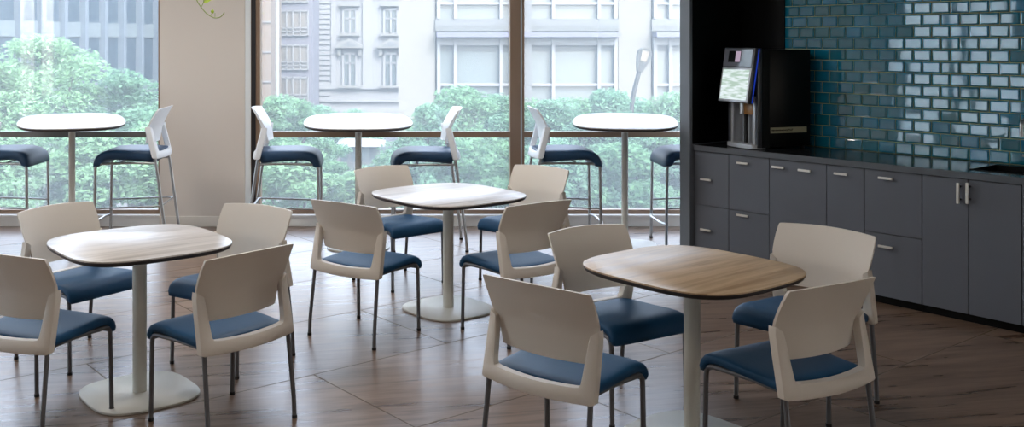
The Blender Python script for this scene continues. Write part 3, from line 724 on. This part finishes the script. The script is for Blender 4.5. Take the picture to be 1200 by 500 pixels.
# trees
LEAF = [leafmat('mid_green_leaf', dim('7dab84', .62)), leafmat('sunlit_green_leaf', dim('95c295', .62)), leafmat('blue_green_leaf', dim('80ad90', .62))]  # pale leaf colour has sunlight and haze put into it
BARK = mat('grey_bark', dim('7d7a6e'), .9)
def tree(label, u, vtop, Y, rx, rz, mi, n=5200, ls=.052, blobs=46):
    c = at(u, vtop, Y); cz = c.z - rz; rnd = random.Random(int(u * 7 + vtop + Y * 13))
    t = thing('tree', label, 'tree', (c.x, Y, ZG))
    cen = []
    for k in range(blobs):
        a = rnd.uniform(0, 2 * math.pi); e = rnd.uniform(-.6, 1.0); rr = (1.15 - max(0, e) * 1.05) * rnd.uniform(.15, 1.0)
        cen.append((Vector((rx * rr * math.cos(a), rx * rr * math.sin(a), rz * e * .9)), rnd.uniform(.16, .34)))
    verts, faces = [], []
    for k in range(int(n * 3.6)):
        cc, br = rnd.choice(cen)
        v = Vector((rnd.gauss(0, 1), rnd.gauss(0, 1), rnd.gauss(0, 1))).normalized() * (rnd.random() ** .35)
        p = cc + Vector((v.x * rx * br, v.y * rx * br, v.z * rz * br * .5)) + Vector((0, 0, cz - ZG))
        a = Vector((rnd.gauss(0, 1), rnd.gauss(0, 1), rnd.gauss(0, .5))).normalized(); b = a.cross(Vector((rnd.gauss(0, .6), rnd.gauss(0, .6), 1))).normalized()
        s = ls * rnd.uniform(.6, 1.3); i = len(verts)
        verts += [p - a * s, p - b * s * .45, p + a * s, p + b * s * .45]; faces.append((i, i + 1, i + 2, i + 3))
    me = bpy.data.meshes.new('foliage'); me.from_pydata(verts, [], faces); me.materials.append(LEAF[mi])
    o = bpy.data.objects.new('foliage', me); C.objects.link(o); o.parent = t
    bm = nb(); tube(bm, [(0, 0, 0), (.05, .03, (cz - ZG) * .6), (0, 0, cz - ZG + rz * .3)], [.13, .10, .05], 10)
    for cc, br in cen[:7]: tube(bm, [(0, 0, (cz - ZG) * .7), cc * .5 + Vector((0, 0, (cz - ZG) * .9)), cc + Vector((0, 0, cz - ZG))], [.05, .035, .015], 6)
    obj('trunk', bm, BARK, t, True)
TREES = [
 ('green tree top showing just left of the brown window mullion', 588, 108, 22, 1.3, 1.8, 2, 5000),
 ('green tree top showing just right of the brown window mullion', 622, 118, 24, 1.3, 1.8, 0, 5000),
 ('green tree top between the right stool back and the bar table', 684, 112, 23, 1.5, 1.8, 0, 5500),
 ('green tree top under the street lamp', 752, 111, 22.5, 1.5, 1.8, 2, 5500),
 ('green tree top beside the concrete pier left of the bar stool back', 505, 122, 24, 1.3, 1.8, 0, 4500),
 ('dim green tree between the dark window post and the pavilion', 372, 120, 26, 1.4, 1.8, 2, 4500),
 ('pale green tree rising highest outside the left window', 50, 44, 18, 2.0, 1.7, 1, 9000),
 ('pale green tree cut off by the left picture edge', -25, 62, 17, 1.8, 1.9, 1, 7000),
 ('pale green tree outside the left window beside the pillar', 152, 82, 19, 1.5, 1.6, 2, 6000),
 ('low pale tree filling the foot of the left window at its left', 10, 150, 13.5, 1.3, 1.3, 1, 6000),
 ('low pale tree filling the foot of the left window behind the bar table', 100, 150, 14, 1.3, 1.3, 1, 6500),
 ('low pale tree beside the pillar behind the left bar stool', 180, 145, 14.5, 1.2, 1.3, 1, 5500),
 ('low tree hidden mostly behind the pillar', 262, 130, 15, 1.2, 1.3, 0, 4000),
 ('mid green tree beside the dark window post', 335, 112, 22, 1.3, 1.2, 0, 5500),
 ('pale low tree behind the white-backed stool left of the central bar table', 345, 172, 14, 1.1, 1.1, 1, 6500),
 ('pale low tree under the pavilion', 425, 200, 14.5, 1.2, 1.1, 1, 6500),
 ('far mid green tree above the pavilion', 415, 128, 34, 1.5, 1.1, 2, 4000),
 ('bushy green tree left of the brown window mullion', 545, 100, 20, 1.6, 1.7, 0, 8000),
 ('green tree behind the right stool of the central bar table', 500, 118, 18, 1.1, 1.6, 2, 6000),
 ('low green tree at the foot of the middle window', 545, 165, 14, 1.3, 1.3, 0, 7000),
 ('green tree right of the brown window mullion', 650, 116, 21, 1.5, 1.6, 2, 7500),
 ('green tree behind the bar table nearest the cabinets', 715, 106, 19, 1.4, 1.6, 2, 7500),
 ('green tree beside the grey end panel', 790, 108, 20, 1.5, 1.6, 0, 7500),
 ('low green tree at the foot of the right window beside the mullion', 650, 168, 14, 1.2, 1.3, 2, 6500),
 ('low green tree at the foot of the right window behind the bar table post', 735, 162, 14.5, 1.2, 1.3, 0, 6500),
 ('low green tree beyond the grey end panel', 815, 165, 15, 1.3, 1.3, 2, 6500),
]
for tr in TREES: tree(*tr[:8])
# a pale building across the street, seen from the left window and mirrored by the tiles
sb = thing('street_building', 'pale building across the side street', 'building')
bm = nb(); strip(bm, -34, -26, ZG, 9, -22, 30); obj('wall', bm, mat('bright_render', 'c4dbe6', .8), sb)

# ------------------------------------------------------------------ lights
def area(name, loc, size, power, col, rot=(0, 0, 0), sy=None):
    l = bpy.data.lights.new(name, 'AREA'); l.energy = power; l.color = col; l.size = size
    if sy: l.shape = 'RECTANGLE'; l.size_y = sy
    o = bpy.data.objects.new(name, l); o.location = loc; o.rotation_euler = rot; C.objects.link(o); return o
LP = [(-2.8, 1.2), (-.2, 1.2), (2.6, 1.2), (-2.8, 4.2), (-.2, 4.2), (-2.8, 7.0), (-.2, 7.0)]  # unseen fill lamps added under the ceiling to brighten the interior
em = emit('fill_glow', 'fff4e6', 1.6)
for i, (x, y) in enumerate(LP):
    t = thing('fill_light', 'unseen flat fill light added under the ceiling', 'fill light', (x, y, HC), 0, 'added fill lights')
    bm = nb(); strip(bm, -.62, .62, -.05, -.001, -.17, .17, bev=.004); obj('fill_light_body', bm, M['shellw'], t)
    bm = nb(); strip(bm, -.58, .58, -.056, -.050, -.14, .14); obj('fill_light_panel', bm, em, t)
    area('fill_lamp', (x, y, HC - .07), 1.1, 7 if y < 2 else (18 if y < 5 else 30), (1, .95, .89), sy=.27)
sun = bpy.data.lights.new('sun', 'SUN'); sun.energy = 1.3; sun.angle = R(3); sun.color = (1, .97, .92)
so = bpy.data.objects.new('sun', sun); so.rotation_euler = (R(48), 0, R(30)); C.objects.link(so)

w = bpy.data.worlds.new('sky'); S.world = w; w.use_nodes = True; nt = w.node_tree
bg = nt.nodes['Background']; sk = nt.nodes.new('ShaderNodeTexSky'); sk.sky_type = 'NISHITA'; sk.sun_disc = False
sk.sun_elevation = R(42); sk.sun_rotation = R(150); sk.air_density = 1.0; sk.dust_density = 2.5; sk.ozone_density = 1
hs = nt.nodes.new('ShaderNodeHueSaturation'); hs.inputs['Saturation'].default_value = .55; nt.links.new(sk.outputs[0], hs.inputs['Color']); nt.links.new(hs.outputs[0], bg.inputs['Color']); bg.inputs['Strength'].default_value = 1.75

# ------------------------------------------------------------------ camera
cam = bpy.data.cameras.new('camera'); cam.sensor_width = 36; cam.lens = F / 1200 * 36
cam.shift_x = (600 - PU) / 1200; cam.shift_y = -(250 - PV) / 1200; cam.clip_end = 300
co = bpy.data.objects.new('camera', cam); co.location = (0, 0, H); co.rotation_euler = (R(90), 0, 0); C.objects.link(co); S.camera = co
S.view_settings.view_transform = 'Standard'; S.view_settings.look = 'None'; S.view_settings.gamma = 1; S.view_settings.exposure = 0
S.view_settings.use_curve_mapping = False
